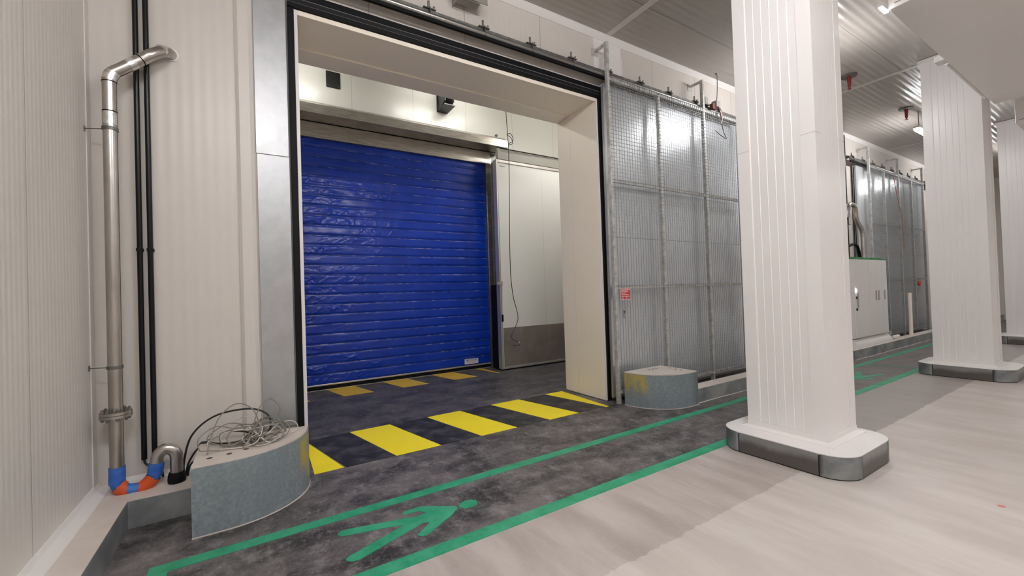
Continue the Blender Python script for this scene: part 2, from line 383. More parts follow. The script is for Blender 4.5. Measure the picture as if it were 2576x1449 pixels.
decal([(10.18, 2.6), (10.225, 2.6), (10.205, 3.25), (10.16, 3.25)], 'green_lane_line', M['green'], 'thin faded green cross line in front of the far column plinth', 'floor line', G)
BODY = [(1.273, 2.941), (1.266, 2.918), (1.201, 2.857), (1.093, 2.797), (0.996, 2.738), (0.959, 2.714), (0.925, 2.722), (0.903, 2.743), (0.906, 2.762), (0.924, 2.772), (0.981, 2.817), (1.025, 2.851), (1.021, 2.863), (0.98, 2.877), (0.916, 2.851), (0.823, 2.815), (0.738, 2.789), (0.655, 2.757), (0.576, 2.726), (0.517, 2.707), (0.482, 2.711), (0.453, 2.737), (0.449, 2.759), (0.472, 2.78), (0.531, 2.799), (0.626, 2.837), (0.725, 2.873), (0.808, 2.904), (0.863, 2.926), (0.81, 2.949), (0.711, 2.978), (0.613, 3.002), (0.532, 3.021), (0.471, 3.039), (0.453, 3.063), (0.454, 3.086), (0.478, 3.109), (0.522, 3.106), (0.621, 3.083), (0.73, 3.054), (0.834, 3.03), (0.926, 3.002), (0.991, 2.988), (1.048, 2.999), (1.042, 3.017), (1.012, 3.049), (0.968, 3.057), (0.926, 3.054), (0.903, 3.073), (0.907, 3.1), (0.938, 3.111), (0.991, 3.108), (1.046, 3.11), (1.134, 3.051), (1.231, 2.983), (1.261, 2.963)]
HEAD = [(1.434, 2.911), (1.408, 2.879), (1.364, 2.869), (1.313, 2.884), (1.29, 2.915), (1.289, 2.943), (1.317, 2.973), (1.364, 2.991), (1.41, 2.977), (1.435, 2.947)]
def symbol(f, label):
    t = thing('pedestrian_symbol', label, 'floor symbol', (*f((.9, 2.92)), 0), 'walking figures on the lane')
    for nm, P in (('body', BODY), ('head', HEAD)):
        q = [f(p) for p in P]
        n = len(q); ar = sum(q[i][0] * q[(i + 1) % n][1] - q[(i + 1) % n][0] * q[i][1] for i in range(n))
        MB().prism(q if ar > 0 else q[::-1], 0.0003, ZP).build(nm, M['green'], t)
symbol(lambda p: p, 'green painted walking figure on dark floor in lane foreground')
symbol(lambda p: (9.62 - p[0], 5.84 - p[1]), 'faded green walking figure far along the lane beyond ribbed column')
decal([(RX + .02 * math.cos(a), RY + .02 * math.sin(a)) for a in [k * math.pi / 6 for k in range(12)]], 'red_paint_spot', M['redspot'], 'small pinkish red paint spot on bare pale floor at right', 'floor marking')
# hazard strip of the opening: slanted blocks, yellow and black
def slant(x0, x1, y0, y1, sl): return [(x0, y1), (x1, y1), (x1 + sl, y0), (x0 + sl, y0)]
GY = 'yellow blocks across the opening'; GB = 'black blocks between the yellow ones'
ya, yb, sl, pe, wd = 4.235, 5.32, .246, .967, .478
decal([(.46, 5.16), (.496, 5.16), (.70, 4.252), (.443, 4.247)], 'yellow_floor_block', M['yellow'], 'clipped yellow floor block touching the left bollard', 'floor marking', GY)
names = ['whole yellow floor block second from the left bollard', 'whole yellow floor block in the middle of opening', 'whole yellow floor block second from the right jamb']
for k in range(3):
    decal(slant(.951 + pe * k, .951 + pe * k + wd, ya, yb, sl), 'yellow_floor_block', M['yellow'], names[k], 'floor marking', GY)
decal([(3.86, yb), (4.19, yb), (4.13, ya - .02), (4.08, ya - .02)], 'yellow_floor_block', M['yellow'], 'narrow pointed yellow floor block against the right jamb', 'floor marking', GY)
bl = ['black floor block beside the left bollard', 'black floor block between first two whole yellow blocks', 'black floor block between second and third whole yellow blocks', 'black floor block beside the pointed yellow sliver']
for k in range(4):
    x0 = .951 + pe * (k - 1) + wd
    decal(slant(x0 + .012, x0 + (pe - wd) - .01, ya + .005, yb - .005, sl), 'black_floor_block', M['blackpaint'], bl[k], 'floor marking', GB, .002)
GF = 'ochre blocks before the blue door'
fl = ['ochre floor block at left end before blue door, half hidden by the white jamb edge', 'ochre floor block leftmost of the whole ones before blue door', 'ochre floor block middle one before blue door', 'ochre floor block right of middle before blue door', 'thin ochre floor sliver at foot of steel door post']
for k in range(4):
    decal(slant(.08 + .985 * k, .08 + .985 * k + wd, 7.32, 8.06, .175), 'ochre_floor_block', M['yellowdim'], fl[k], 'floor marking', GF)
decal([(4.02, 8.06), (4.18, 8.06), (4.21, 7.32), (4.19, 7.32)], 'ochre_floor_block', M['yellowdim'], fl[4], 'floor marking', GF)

# ------------------------------------------------------------------ seal and cover plates round the opening
t = thing('door_seal', 'black rubber seal frame round the big opening', 'door seal', (2.3, YW, 0))
b = MB(); b.box(.330, .386, YW - .045, YW, .012, 4.40, 0); b.box(.322, .330, YW - .03, YW, .012, 4.565, 1); b.build('left_strip', [M['black'], M['sealline']], t, .004)
b = MB(); b.box(.330, OX1 + .09, YW - .05, YW, 4.405, 4.447, 0); b.box(.330, OX1 + .09, YW - .046, YW, 4.447, 4.452, 1); b.box(.330, OX1 + .09, YW - .04, YW, 4.452, 4.497, 2)
b.box(.330, OX1 + .09, YW - .046, YW, 4.497, 4.502, 1); b.box(.330, OX1 + .09, YW - .05, YW, 4.502, 4.565, 0); b.build('header_strip', [M['black'], M['sealline'], M['seal2']], t)
b = MB(); b.box(OX1 + .014, OX1 + .075, YW - .045, YW, .012, 4.405); b.build('right_strip', M['black'], t, .004)
t = thing('corner_cover_plate', 'tall galvanised cover plate in two overlapping sheets left of opening', 'cover plate', (.18, YW, .43))
MB().box(.055, .320, YW - .022, YW - .001, .433, 2.958).build('lower_sheet', M['galv'], t, .003)
MB().box(.050, .318, YW - .016, YW - .001, 2.962, 5.25).build('upper_sheet', M['galv'], t, .003)

# ------------------------------------------------------------------ lobby: roll-up door, hood, insulated leaf
def curtain():
    global rollup
    x0, x1, z0, z1 = -.25, 4.40, .10, 4.52
    t = thing('rollup_door', 'wrinkled blue vinyl roll-up door in a brushed stainless frame behind the opening', 'roll-up door', (2.1, YV - .06, 0))
    rollup = t
    nb = 25; sub = 16; nx = 420; V = []; F = []; mm = []
    for j in range(nb * sub + 1):
        z = z0 + (z1 - z0) * j / (nb * sub); ph = (j % sub) / sub; bi = j // sub
        # each band sags: fullest low, pinched at the seam
        bul = min(1.0, ph * 5, (1 - ph) * 7) * (1.0 - 0.45 * ph)
        for i in range(nx + 1):
            x = x0 + (x1 - x0) * i / nx
            lf = max(0.0, min(1.0, (3.2 - x) / 2.4)); w_ = math.sin(math.pi * ph) ** 0.5
            n1 = mnoise.noise(Vector((x * 1.6, bi * 3.7, z * 1.2))); n2 = mnoise.noise(Vector((x * 4 + z * 2, bi * 5.1, z * 3)))
            msk = max(0.0, mnoise.noise(Vector((x * 1.7 + 4, bi * 2.9, 3.3))) + .12 + .35 * lf)
            q1 = max(0.0, 1 - abs(mnoise.noise(Vector((x * 5.5 - z * 5, bi * 2.3 + 9, z * 6)))) * 7); q2 = max(0.0, 1 - abs(mnoise.noise(Vector((x * 11 + z * 9, bi * 4.3, z * 13)))) * 6)
            n3 = mnoise.noise(Vector((x * 9 + 2, bi * 1.9, z * 12)))
            y = YV - .090 - bul * (.014 + .006 * n1) - w_ * (n1 * .008 + n2 * .006 * (0.4 + lf) + msk * (.4 + lf) * (q1 * .009 + q2 * .005 + n3 * .008))
            V.append((x, y, z))
    for j in range(nb * sub):
        for i in range(nx):
            a = j * (nx + 1) + i; F.append((a, a + 1, a + nx + 2, a + nx + 1)); mm.append(1 if j % sub == sub - 1 and j // sub < nb - 1 else 0)
    b = MB(); b.add(V, F, 0, True); b.m = mm
    o = b.build('curtain', [M['vinyl'], M['seam']], t)
    b = MB(); b.box(x0, x1, YV - .12, YV - .06, .078, .105, 1); b.box(x0, x1, YV - .115, YV - .055, .018, .078, 0); b.build('bottom_bar', [M['black'], M['alu']], t, .004)
    l = MB(); l.box(3.755, 4.075, YV - .150, YV - .147, .135, .245); lab = l.build('maker_label', M['label'], t)
    lab['label'] = 'white printed label'
    def txt(body, size, x, z, m, name):
        c = bpy.data.curves.new(name, 'FONT'); c.body = body; c.size = size; c.extrude = .0004
        q = bpy.data.objects.new(name, c); COL.objects.link(q); c.materials.append(m)
        bpy.context.view_layer.update(); dg = bpy.context.evaluated_depsgraph_get()
        me = bpy.data.meshes.new_from_object(q.evaluated_get(dg)); bpy.data.objects.remove(q); bpy.data.curves.remove(c)
        o = bpy.data.objects.new(name, me); COL.objects.link(o); o.parent = lab
        o.rotation_euler = (R(90), 0, 0); o.location = Vector((x, YV - .1515, z)) - Vector(t['base']); return o
    txt('ISOGAR', .05, 3.865, .198, M['ink'], 'lettering')
    ring = MB(); ring.tube([(3.828 + .017 * math.cos(a), YV - .152, .213 + .017 * math.sin(a)) for a in [i * math.pi / 8 for i in range(16)]], .0045, 6, closed=True); ring.box(3.775, 3.806, YV - .153, YV - .15, .216, .230); ring.build('emblem', M['ink'], lab)
    ln = MB()
    for z, a, bb in ((.178, 3.79, 4.05), (.163, 3.79, 3.98), (.150, 3.90, 4.05)): ln.box(a, bb, YV - .152, YV - .150, z, z + .005)
    ln.build('small_print', M['inkl'], lab)
curtain()
t = rollup
b = MB(); b.box(-.45, 4.51, YV - .17, YV - .005, 4.47, 4.74); b.build('lintel', M['stain'], t, .004)
b = MB(); b.box(4.405, 4.51, YV - .17, YV - .005, .004, 4.468); b.build('post', M['stain'], t, .004)
b = MB(); b.box(-.45, -.255, YV - .17, YV - .005, .004, 4.468); b.build('post', M['stain'], t, .004)
b = MB(); b.box(4.512, 4.545, YV - .16, YV - .005, .004, 4.62); b.build('side_strip', M['alu'], t, .003)
b = MB(); b.box(-.25, 4.4, YV - .115, YV - .05, .001, .012); b.build('threshold', M['alu'], t)
t = thing('roller_hood', 'long brushed stainless roller hood above the blue door', 'door hood', (2.1, 7.9, 4.745))
b = MB(); b.prism([(7.62, 4.752), (8.15, 4.745), (8.15, 5.02), (7.80, 5.02), (7.62, 4.915)], -.45, 4.755, 'x'); b.build('casing', M['stain'], t, .004)
b = MB(); b.box(-.45, 4.70, 7.985, 8.0, 4.740, 4.7455); b.build('slot_seam', M['black'], t)
# insulated leaf parked right of the door
YLf = 7.5
t = thing('insulated_leaf', 'pale grey insulated sliding leaf with dark kick plate right of blue door', 'door leaf', (5.4, YLf, .03))
b = MB(); b.box(4.39, 6.55, YLf, YLf + .12, .06, 4.40); b.box(5.532, 5.536, YLf - .001, YLf, .9, 4.36, 1); b.build('panel', [M['leaf'], M['alu']], t, .004)
b = MB(); b.box(4.42, 6.55, YLf - .006, YLf, .075, .885); b.build('kick_plate', M['kick'], t)
b = MB(); b.box(4.36, 4.40, YLf - .02, YLf + .13, .03, 4.42); b.box(4.40, 6.55, YLf - .02, YLf + .13, .03, .075); b.box(4.40, 6.55, YLf - .02, YLf + .13, 4.36, 4.42); b.build('edge_frame', M['alu'], t, .006)
b = MB(); b.box(4.366, 4.40, YLf + .13, YLf + .38, .03, 1.79, 0); b.box(4.366, 4.40, YLf + .13, YLf + .20, 1.79, 4.40, 1); b.build('end_seal', [M['black'], M['dullsteel']], t)
b = MB(); b.prism([(4.462, 4.275), (4.472, 4.275), (4.484, 4.312), (4.474, 4.312)], YLf - .003, YLf, 'y', 1); b.box(4.488, 4.53, YLf - .003, YLf, 4.283, 4.298, 0); b.box(4.536, 4.58, YLf - .003, YLf, 4.280, 4.293, 0); b.build('maker_mark', [M['logo'], M['ink']], t)
b = MB(); b.box(4.30, 4.345, YLf - .02, YLf + .03, 1.79, 1.85); b.box(4.335, 4.41, YLf - .06, YLf - .02, 1.78, 1.86); b.build('interlock', M['alu'], t, .004)
b = MB(); b.cyl((4.40, YLf - .04, 1.78), (4.385, YLf - .035, 1.17), .007, 8, 0); b.box(4.375, 4.405, YLf - .05, YLf - .02, 1.02, 1.17, 1); b.build('pull_cord', [M['alu'], M['black']], t)
t = thing('leaf_rail', 'horizontal steel rail above the pale insulated leaf', 'door rail', (5.6, 7.7, 4.5))
b = MB(); b.prism([(7.56, 4.46), (7.66, 4.44), (7.66, 4.66), (7.60, 4.70), (7.56, 4.62)], 4.46, 6.9, 'x'); b.build('rail', M['hood'], t, .004)
b = MB(); b.cyl((4.52, 7.55, 4.69), (6.25, 7.55, 4.69), .012, 8); b.build('conduit', M['black'], t)
for x in (4.9, 5.9, 6.8): MB().box(x, x + .05, 7.66, YV - .002, 4.6, 4.65).build('arm', M['dullsteel'], t)
b = MB(); b.box(1.215, 1.462, YV - .022, YV - .002, 5.50, 5.80, 0)
for x in (1.25, 1.43): b.cyl((x, YV - .026, 5.535), (x, YV - .021, 5.535), .009, 10, 1)
solo(b, 'black_cover_plate', [M['blackmetal'], M['ink']], 'square black cover plate high on the wall above blue door', 'cover plate', (1.34, YV, 5.5), bevel=.02)
t = thing('black_bracket', 'black perforated triangular bracket high on wall above blue door', 'bracket', (3.6, YV, 5.5))
MB().box(3.36, 3.60, YV - .03, YV - .002, 5.47, 5.85).build('back_plate', M['blackmetal'], t, .004)
b = MB()
for x in (3.38, 3.565):
    b.prism([(YV - .03, 5.48), (YV - .03, 5.83), (YV - .06, 5.83), (YV - .42, 5.60), (YV - .42, 5.56), (YV - .06, 5.50)], x, x + .015, 'x')
b.box(3.36, 3.60, YV - .42, YV - .03, 5.475, 5.49)
for i in range(3): b.tube([(3.60, YV - .11 - .09 * i + .03 * math.cos(a), 5.64 - .02 * i + .03 * math.sin(a)) for a in [k * math.pi / 6 for k in range(12)]], .006, 6, closed=True)
b.build('gusset', M['blackmetal'], t)
b = MB(); b.cyl((4.79, YV - .03, 5.215), (4.79, YV - .002, 5.215), .03, 14); solo(b, 'wall_bolt', M['ink'], 'single round bolt head in lobby wall above stainless hood', 'bolt', (4.79, YV, 5.2))
c = spline([(4.47, 7.2, 6.3), (4.47, 7.2, 5.4), (4.505, 7.2, 4.36), (4.454, 7.2, 2.32), (4.493, 7.2, 1.59), (4.598, 7.2, 1.09), (4.43, 7.2, .725), (4.607, 7.2, .588), (4.586, 7.2, .535), (4.452, 7.2, .554)], 10)
b = MB(); b.tube(c[:48], .0075, 8, 0); b.tube(c[47:], .0075, 8, 1); b.cyl((4.60, 7.2, .575), (4.612, 7.2, .61), .011, 8, 2)
solo(b, 'hanging_cable', [M['darkcable'], M['violet'], M['label']], 'long thin cable hanging loose in front of the pale insulated leaf', 'cable', (4.5, 7.2, .55))
b = MB(); b.tube(spline([(4.70, 7.55, 5.02), (4.80, 7.58, 5.06), (4.88, 7.6, 4.99), (4.86, 7.6, 4.90), (4.78, 7.62, 4.85), (4.77, 7.75, 4.78)], 8), .007, 8); b.tube(spline([(4.72, 7.6, 5.03), (4.83, 7.6, 4.98), (4.86, 7.6, 4.86), (4.765, 7.63, 4.82)], 8), .007, 8)
solo(b, 'short_cable', M['darkcable'], 'short looped black cable at right end of stainless hood', 'cable', (4.8, 7.6, 4.8))

# ------------------------------------------------------------------ sliding door: track, leaf, mesh guard
def make_track(x0, x1, label, brx):
    t = thing('door_track', label, 'door track', ((x0 + x1) / 2, 4.32, 4.65), 'sliding door tracks')
    b = MB(); b.cyl((x0, 4.285, 4.688), (x1, 4.285, 4.688), .032, 16); b.build('rail_tube', M['chrome'], t)
    b = MB(); b.prism([(4.30, 4.715), (4.30, 4.765), (4.36, 4.765), (4.36, 4.745), (4.312, 4.745), (4.312, 4.715)], x0, x1, 'x'); b.build('top_angle', M['dullsteel'], t)
    b = MB(); b.box(x0, x1, 4.27, 4.31, 4.628, 4.652); b.build('shadow_strip', M['black'], t)  # black strip stands in for the shadow line under the tube
    first = None
    for x in brx:
        if first is None:
            f = MB(); f.prism([(4.29, 4.768), (YW, 4.768), (YW, 4.84), (4.30, 4.775)], x - .06, x - .05, 'x'); f.box(x - .07, x + .075, 4.275, YW, 4.765, 4.775); f.box(x - .002, x + .002, 4.25, 4.30, 4.655, 4.77)
            first = f.build('bracket', M['dullsteel'], t)
            g = MB(); g.cyl((x, 4.31, 4.775), (x, 4.31, 4.865), .013, 10); g.cyl((x + .045, 4.31, 4.775), (x + .065, 4.30, 4.815), .012, 8); g.cyl((x, 4.31, 4.775), (x, 4.31, 4.80), .022, 6)
            fb = g.build('bolt', M['dullsteel'], first); fx = x
        else:
            o = first.copy(); COL.objects.link(o); o.location.x += x - fx
            ob = fb.copy(); COL.objects.link(ob); ob.parent = o
    return t
make_track(-.9, 9.4, 'steel sliding door track with clamp brackets above the big opening', [1.035 + .68 * k for k in range(13)])
make_track(12.74, 21, 'steel sliding door track far along wall beyond ribbed column', [12.9 + .68 * k for k in range(10)])
def make_leaf(x0, x1, label, seal=True):
    t = thing('sliding_door', label, 'sliding door', (x0, 4.36, .06), 'galvanised sliding doors')
    b = MB(); b.box(x0, x1, 4.335, 4.405, .07, 4.60); b.box(x0 + .01, x1 - .01, 4.3335, 4.335, 2.366, 2.372, 1); b.build('sheet_panel', [M['galvdoor'], M['ink']], t, .004)
    b = MB(); b.box(x0 - .012, x0 - .001, 4.335, 4.372, .06, 4.58, 0); b.box(x0 - .014, x0 - .001, 4.372, 4.392, .06, 4.56, 1); b.build('end_profile', [M['galv'], M['black']], t)
    return t
lf1 = make_leaf(4.36, 8.2, 'grey galvanised sliding door parked behind wire guard right of opening')
b = MB(); b.box(4.60, 4.645, 4.325, 4.335, 1.19, 1.30, 0); b.box(4.61, 4.635, 4.318, 4.326, 1.26, 1.29, 1); b.cyl((4.622, 4.325, 1.20), (4.622, 4.312, 1.20), .016, 12, 2); b.build('handle_recess', [M['galv'], M['blackmetal'], M['alu']], lf1)
make_leaf(13.2, 18.3, 'grey galvanised sliding door far along wall behind white cabinet')
def make_guard(label, X):
    YG = 4.205
    t = thing('wire_guard', label, 'wire guard', (X[0], YG, 0), 'wire mesh door guards')
    def post(x, z0, z1, wdt=.046): return MB().box(x - wdt / 2, x + wdt / 2, YG - .018, YG + .036, z0, z1)
    for i, x in enumerate(X):
        tall = i % 2 == 0
        p = post(x, .003, 5.12) if tall else post(x, .16, 4.60, .044)
        if tall: p.box(x - .018, x + .018, YG + .018, YW - .01, 5.085, 5.12); p.box(x - .06, x + .06, YW - .01, YW - .001, 5.03, 5.14)
        p.build('post', M['galvpost'], t, .003)
    for x0, x1 in zip(X[:-1], X[1:]):
        for z in (.165, 1.64, 3.15, 4.60):
            MB().box(x0 + .023, x1 - .023, YG - .014, YG + .03, z - .021, z + .021).build('cross_bar', M['galvpost'], t)
        b = MB(); n = int(round((x1 - x0) / .0535)); yw = YG - .019; r = .0023
        for k in range(1, n): x = x0 + (x1 - x0) * k / n; b.box(x - r, x + r, yw - r, yw + r, .15, 4.62)
        nz = 83
        for k in range(nz + 1): z = .15 + (4.62 - .15) * k / nz; b.box(x0, x1, yw - 3 * r, yw - r, z - r, z + r)
        b.build('wire_mesh', M['wire'], t)
    return t
make_guard('galvanised wire mesh guard with hooked posts right of the opening', [4.325, 5.395, 6.555, 7.59])
make_guard('galvanised wire mesh guard far along wall, beside white cabinet', [13.65, 14.66, 15.77, 16.82, 17.9])
b = MB(); b.box(4.388, 4.582, 4.170, 4.175, 1.462, 1.618, 0); b.box(4.392, 4.578, 4.168, 4.171, 1.468, 1.612, 1)
for r_, row in enumerate([(.0, .14, .15, .165), (.0, .04, .05, .085, .095, .13), (.0, .03, .035, .075, .08, .10), (.0, .09, .095, .14), (.0, .045, .06, .165), (.0, .04, .09, .11)]):
    z = 1.597 - r_ * .0225
    for a, c_ in zip(row[::2], row[1::2]): b.box(4.402 + a, 4.402 + c_, 4.1665, 4.1685, z - .005, z + .005, 0)
solo(b, 'warning_sign', [M['signwhite'], M['redsign']], 'small square red sign with white lines wired onto the mesh guard', 'sign', (4.48, 4.17, 1.46))
b = MB(); b.tube([(16.95 + .05 * math.cos(a), 4.155, 1.5 + .05 * math.sin(a)) for a in [k * math.pi / 8 for k in range(16)]], .03, 8, closed=True)
solo(b, 'warning_disc', M['redsign'], 'round red mark on the far wire mesh guard near second column', 'sign', (16.95, 4.155, 1.45))
b = MB(); b.tube(spline([(15.2, 4.15, 4.5), (15.45, 4.15, 3.9), (15.75, 4.15, 3.3), (15.8, 4.15, 2.5)], 8), .007, 8); solo(b, 'red_cable', M['redcable'], 'thin red cable hanging down the far wire mesh guard', 'cable', (15.5, 4.15, 2.5))
# sensor boxes on the track
t = thing('junction_box', 'grey junction box on door track with red and white wire hanging from it', 'junction box', (6.95, 4.2, 4.72))
MB().box(6.885, 7.0, 4.16, 4.26, 4.715, 4.835).build('box', M['greybox'], t, .006)
b = MB(); b.box(6.80, 6.885, 4.18, 4.24, 4.68, 4.77, 0); b.tube(spline([(6.90, 4.15, 4.72), (6.93, 4.13, 4.60), (6.96, 4.13, 4.48), (6.96, 4.13, 4.43)], 6), .010, 8, 0); b.tube(spline([(6.93, 4.14, 4.66), (6.97, 4.13, 4.55), (6.95, 4.13, 4.42)], 6), .011, 8, 1); b.build('wiring', [M['oxide'], M['signwhite']], t)
b = MB(); b.tube(spline([(6.96, 4.13, 4.43), (7.02, 4.14, 4.3), (7.10, 4.14, 4.19), (7.0, 4.14, 4.20), (6.78, 4.14, 4.27)], 8), .006, 6); b.build('loose_end', M['darkcable'], t)
t = thing('junction_box', 'pale grey junction box on door track nearer the hooked post', 'junction box', (6.76, 4.3, 4.77))
MB().box(6.715, 6.80, 4.26, 4.34, 4.79, 4.90).build('box', M['greybox'], t, .006)
MB().box(6.66, 6.84, 4.26, 4.36, 4.768, 4.79).build('mounting_foot', M['dullsteel'], t)
b = MB(); b.tube(spline([(7.05, 4.25, 5.374), (7.06, 4.24, 5.30), (7.03, 4.23, 5.05), (6.98, 4.22, 4.84)], 8), .007, 6); b.cyl((7.05, 4.25, 5.36), (7.05, 4.25, 5.375), .016, 8)
solo(b, 'ceiling_cable', M['dullsteel'], 'thin cable dropping from ceiling to the junction box on the track', 'cable', (7.05, 4.25, 4.84))
t = thing('sheet_metal_hood', 'small folded grey sheet metal hood on the wall above the track', 'hood', (2.2, YW, 4.95))
b = MB(); b.prism([(YW - .002, 5.20), (YW - .20, 5.11), (YW - .22, 5.10), (YW - .21, 5.09), (YW - .006, 5.19)], 2.06, 2.42, 'x'); b.build('top_sheet', M['hood'], t)
b = MB(); b.box(2.06, 2.42, YW - .222, YW - .216, 5.0, 5.10); b.box(2.06, 2.32, YW - .216, YW - .10, 4.985, 4.992); b.prism([(YW - .005, 4.99), (YW - .005, 5.19), (YW - .216, 5.10), (YW - .216, 5.0)], 2.06, 2.064, 'x'); b.build('front_sheet', M['hood'], t)

# ------------------------------------------------------------------ bollards
def make_bollard(mirror, cx, x_edge, a, bb, y_back, h, mshell, label):
    """quarter-round guard: straight side at x_edge, curve sweeping towards the opening"""
    s = -1 if mirror else 1
    P = [(x_edge, y_back), (x_edge, y_back - bb)]
    n = 26
    P += [(cx + s * a * math.sin(i / n * math.pi / 2), y_back - bb * math.cos(i / n * math.pi / 2)) for i in range(n + 1)]
    t = thing('bollard', label, 'bollard', ((x_edge + cx) / 2, y_back - bb / 2, 0), 'quarter-round bollards')
    b = MB(); k = len(P)
    b.prism(P, .008, h - .012, cap=True)
    b.s = [i >= 2 and i < k for i in range(len(b.f))]
    b.build('steel_shell', mshell, t)
    q = [(cx + (p[0] - cx) * .985, y_back + (p[1] - y_back) * .985) for p in P]
    MB().prism(q, h - .014, h).build('resin_top', M['resin'], t, .004)
    b = MB(); b.prism([(cx + (p[0] - cx) * 1.008, y_back + (p[1] - y_back) * 1.008) for p in P[1:]] + [(P[-1][0], y_back - .003), (x_edge, y_back - .003)], .0005, .008); b.build('mortar_bead', M['resin'], t)
    return t
def holes(t, pts, h):
    for x, y in pts:
        b = MB(); b.cyl((x, y, h - .004), (x, y, h + .0008), .019, 14); b.build('anchor_hole', M['hole'], t)
b1 = make_bollard(False, -.2, -.387, .592, .553, 4.15, .485, shell_mat('zinc_shell_left', .575, .74), 'quarter-round galvanised bollard at left jamb with a tangle of cable on top')
holes(b1, [(-.292, 3.735), (-.175, 3.752), (-.07, 3.79)], .485)
b2 = make_bollard(True, 4.94, 5.13, .58, .61, 4.135, .46, shell_mat('zinc_shell_right', -.74, -.565), 'quarter-round galvanised bollard with bare pale top at right jamb')
holes(b2, [(5.02, 3.70), (5.03, 3.80), (5.04, 3.90), (4.72, 4.0), (4.80, 4.0), (4.88, 4.01)], .46)
# tangle of cable
b = MB(); cx, cy, zt = -.08, 3.93, .4905
for k in range(17):
    big = k % 2 == 0
    r1 = rng.uniform(.10, .20); r2 = rng.uniform(.07, .15); ox, oy = rng.uniform(-.13, .17), rng.uniform(-.05, .06)
    tilt = rng.uniform(-.4, .9) if not big else rng.uniform(.8, 1.4); az = rng.uniform(0, 6.28); pts = []
    n = 9; ph = rng.uniform(0, 6.28)
    for i in range(n):
        a = ph + 2 * math.pi * i / n
        u = Vector((r1 * math.cos(a) * rng.uniform(.85, 1.12), r2 * math.sin(a) * rng.uniform(.8, 1.15), 0))
        u = Matrix.Rotation(tilt, 3, 'X') @ u; u = Matrix.Rotation(az, 3, 'Z') @ u
        pts.append(Vector((cx + ox + u.x, min(4.38, max(3.72, cy + oy + u.y)), zt + .004 + max(0, .06 + u.z + rng.uniform(-.02, .02)))))
    lo = min(p.z for p in pts)
    for p in pts: p.z -= lo - zt - .004
    b.tube(spline(pts, 7, True),   .0043, 6, 1 if k % 4 == 1 else 0, closed=True)
b.tube(spline([(-.31, 3.80, .492), (-.30, 3.86, .56), (-.24, 3.95, .72), (-.13, 3.98, .80), (-.02, 3.95, .74), (.02, 3.93, .60), (-.02, 3.92, .55)], 8),   .0043, 6, 0)
b.tube(spline([(-.03, 3.92, .57), (.02, 3.95, .74), (.10, 4.0, .80), (.17, 4.0, .70), (.10, 3.97, .60), (-.03, 3.90, .56)], 8),   .0043, 6, 0)
b.tube(spline([(-.06, 3.9, .60), (.1, 3.93, .60), (.25, 4.0, .59), (.30, 4.02, .52), (.22, 3.98, .492), (.06, 3.92, .50)], 8),   .0043, 6, 1)
b.tube(spline([(-.06, 3.96, .62), (.0, 3.90, .56), (.06, 3.85, .50), (.09, 3.84, .492)], 6), .006, 6, 1)
solo(b, 'cable_tangle', [M['white_cable'], M['pale_cable']], 'tangled bundle of thin grey cable lying on the left bollard', 'cable', (cx, cy, zt))
b = MB()
for q in ([(-.50, 4.30, .21), (-.50, 4.27, .33), (-.44, 4.22, .55), (-.28, 4.16, .69), (-.05, 4.10, .72), (.08, 4.06, .66), (.10, 4.03, .55), (.05, 4.0, .497)],
          [(-.49, 4.31, .21), (-.47, 4.28, .32), (-.38, 4.20, .46), (-.2, 4.10, .56), (-.06, 4.02, .55), (.0, 4.0, .50)],
          [(-.48, 4.30, .21), (-.46, 4.27, .30), (-.40, 4.20, .38), (-.375, 4.16, .492), (-.25, 4.03, .497), (-.1, 3.97, .497), (.02, 3.95, .497)]):
    b.tube(spline(q, 8), .0075, 8)
solo(b, 'black_hose_loops', M['darkcable'], 'thick black cables arching from curb behind the left bollard', 'cable', (-.48, 4.3, .2))

# ------------------------------------------------------------------ drain pipe and black pipes in the left corner
PX, PY = -.893, 4.25
t = thing('drain_pipe', 'stainless drain pipe in the left corner, taped blue and orange at foot', 'pipe', (PX, PY, .2))
b = MB(); b.tube([(PX, PY, .37), (PX, PY, 3.32)], .042, 24); b.build('riser', M['pipe'], t)
dirv = Vector((-.63 - PX, 4.31 - PY, 3.63 - 3.36)); top = Vector((PX, PY, 3.36))
b = MB(); b.tube(spline([(PX, PY, 3.30), (PX + .004, PY + .002, 3.335), top + dirv * .06, top + dirv * .3, top + dirv * .75, top + dirv * .92, (-.585, 4.35, 3.675), (-.555, 4.40, 3.70), (-.545, 4.444, 3.705)], 6), .0425, 24); b.build('elbow_run', M['pipe'], t)
for q in ([(PX, PY, 2.975), (PX, PY, 3.07)], spline([(PX, PY, 3.315), (PX + .006, PY + .002, 3.345), top + dirv * .08], 4), [top + dirv * .40, top + dirv * .54], [(-.60, 4.33, 3.668), (-.567, 4.38, 3.694)]):
    b = MB(); b.tube(q, .0449, 24); b.build('tape_band', M['tape'], t)
for q in ([(PX, PY, 3.073), (PX, PY, 3.08)], [(PX, PY, 3.30), (PX, PY, 3.306)], [top + dirv * .66, top + dirv * .68]):
    b = MB(); b.tube(q, .0446, 24); b.build('joint_ring', M['black'], t)
b = MB(); b.tube([(-.545, 4.436, 3.705), (-.545, 4.445, 3.705)], .055, 24); b.build('wall_collar', M['trimw'], t)
for z in (2.945, 1.145):
    b = MB(); b.tube([(PX, PY, z - .012), (PX, PY, z + .012)], .048, 24); b.build('clamp', M['dullsteel'], t)
    r_ = MB(); r_.cyl((XL, PY + .06, z), (PX - .04, PY + .012, z), .004, 8); r_.box(XL, XL + .004, PY + .045, PY + .075, z - .02, z + .02); r_.build('clamp_rod', M['dullsteel'], t)
b = MB()
for z0, z1 in ((.772, .792), (.795, .815)): b.tube([(PX, PY, z0), (PX, PY, z1)], .093, 32)
b.build('flange', M['pipe'], t)
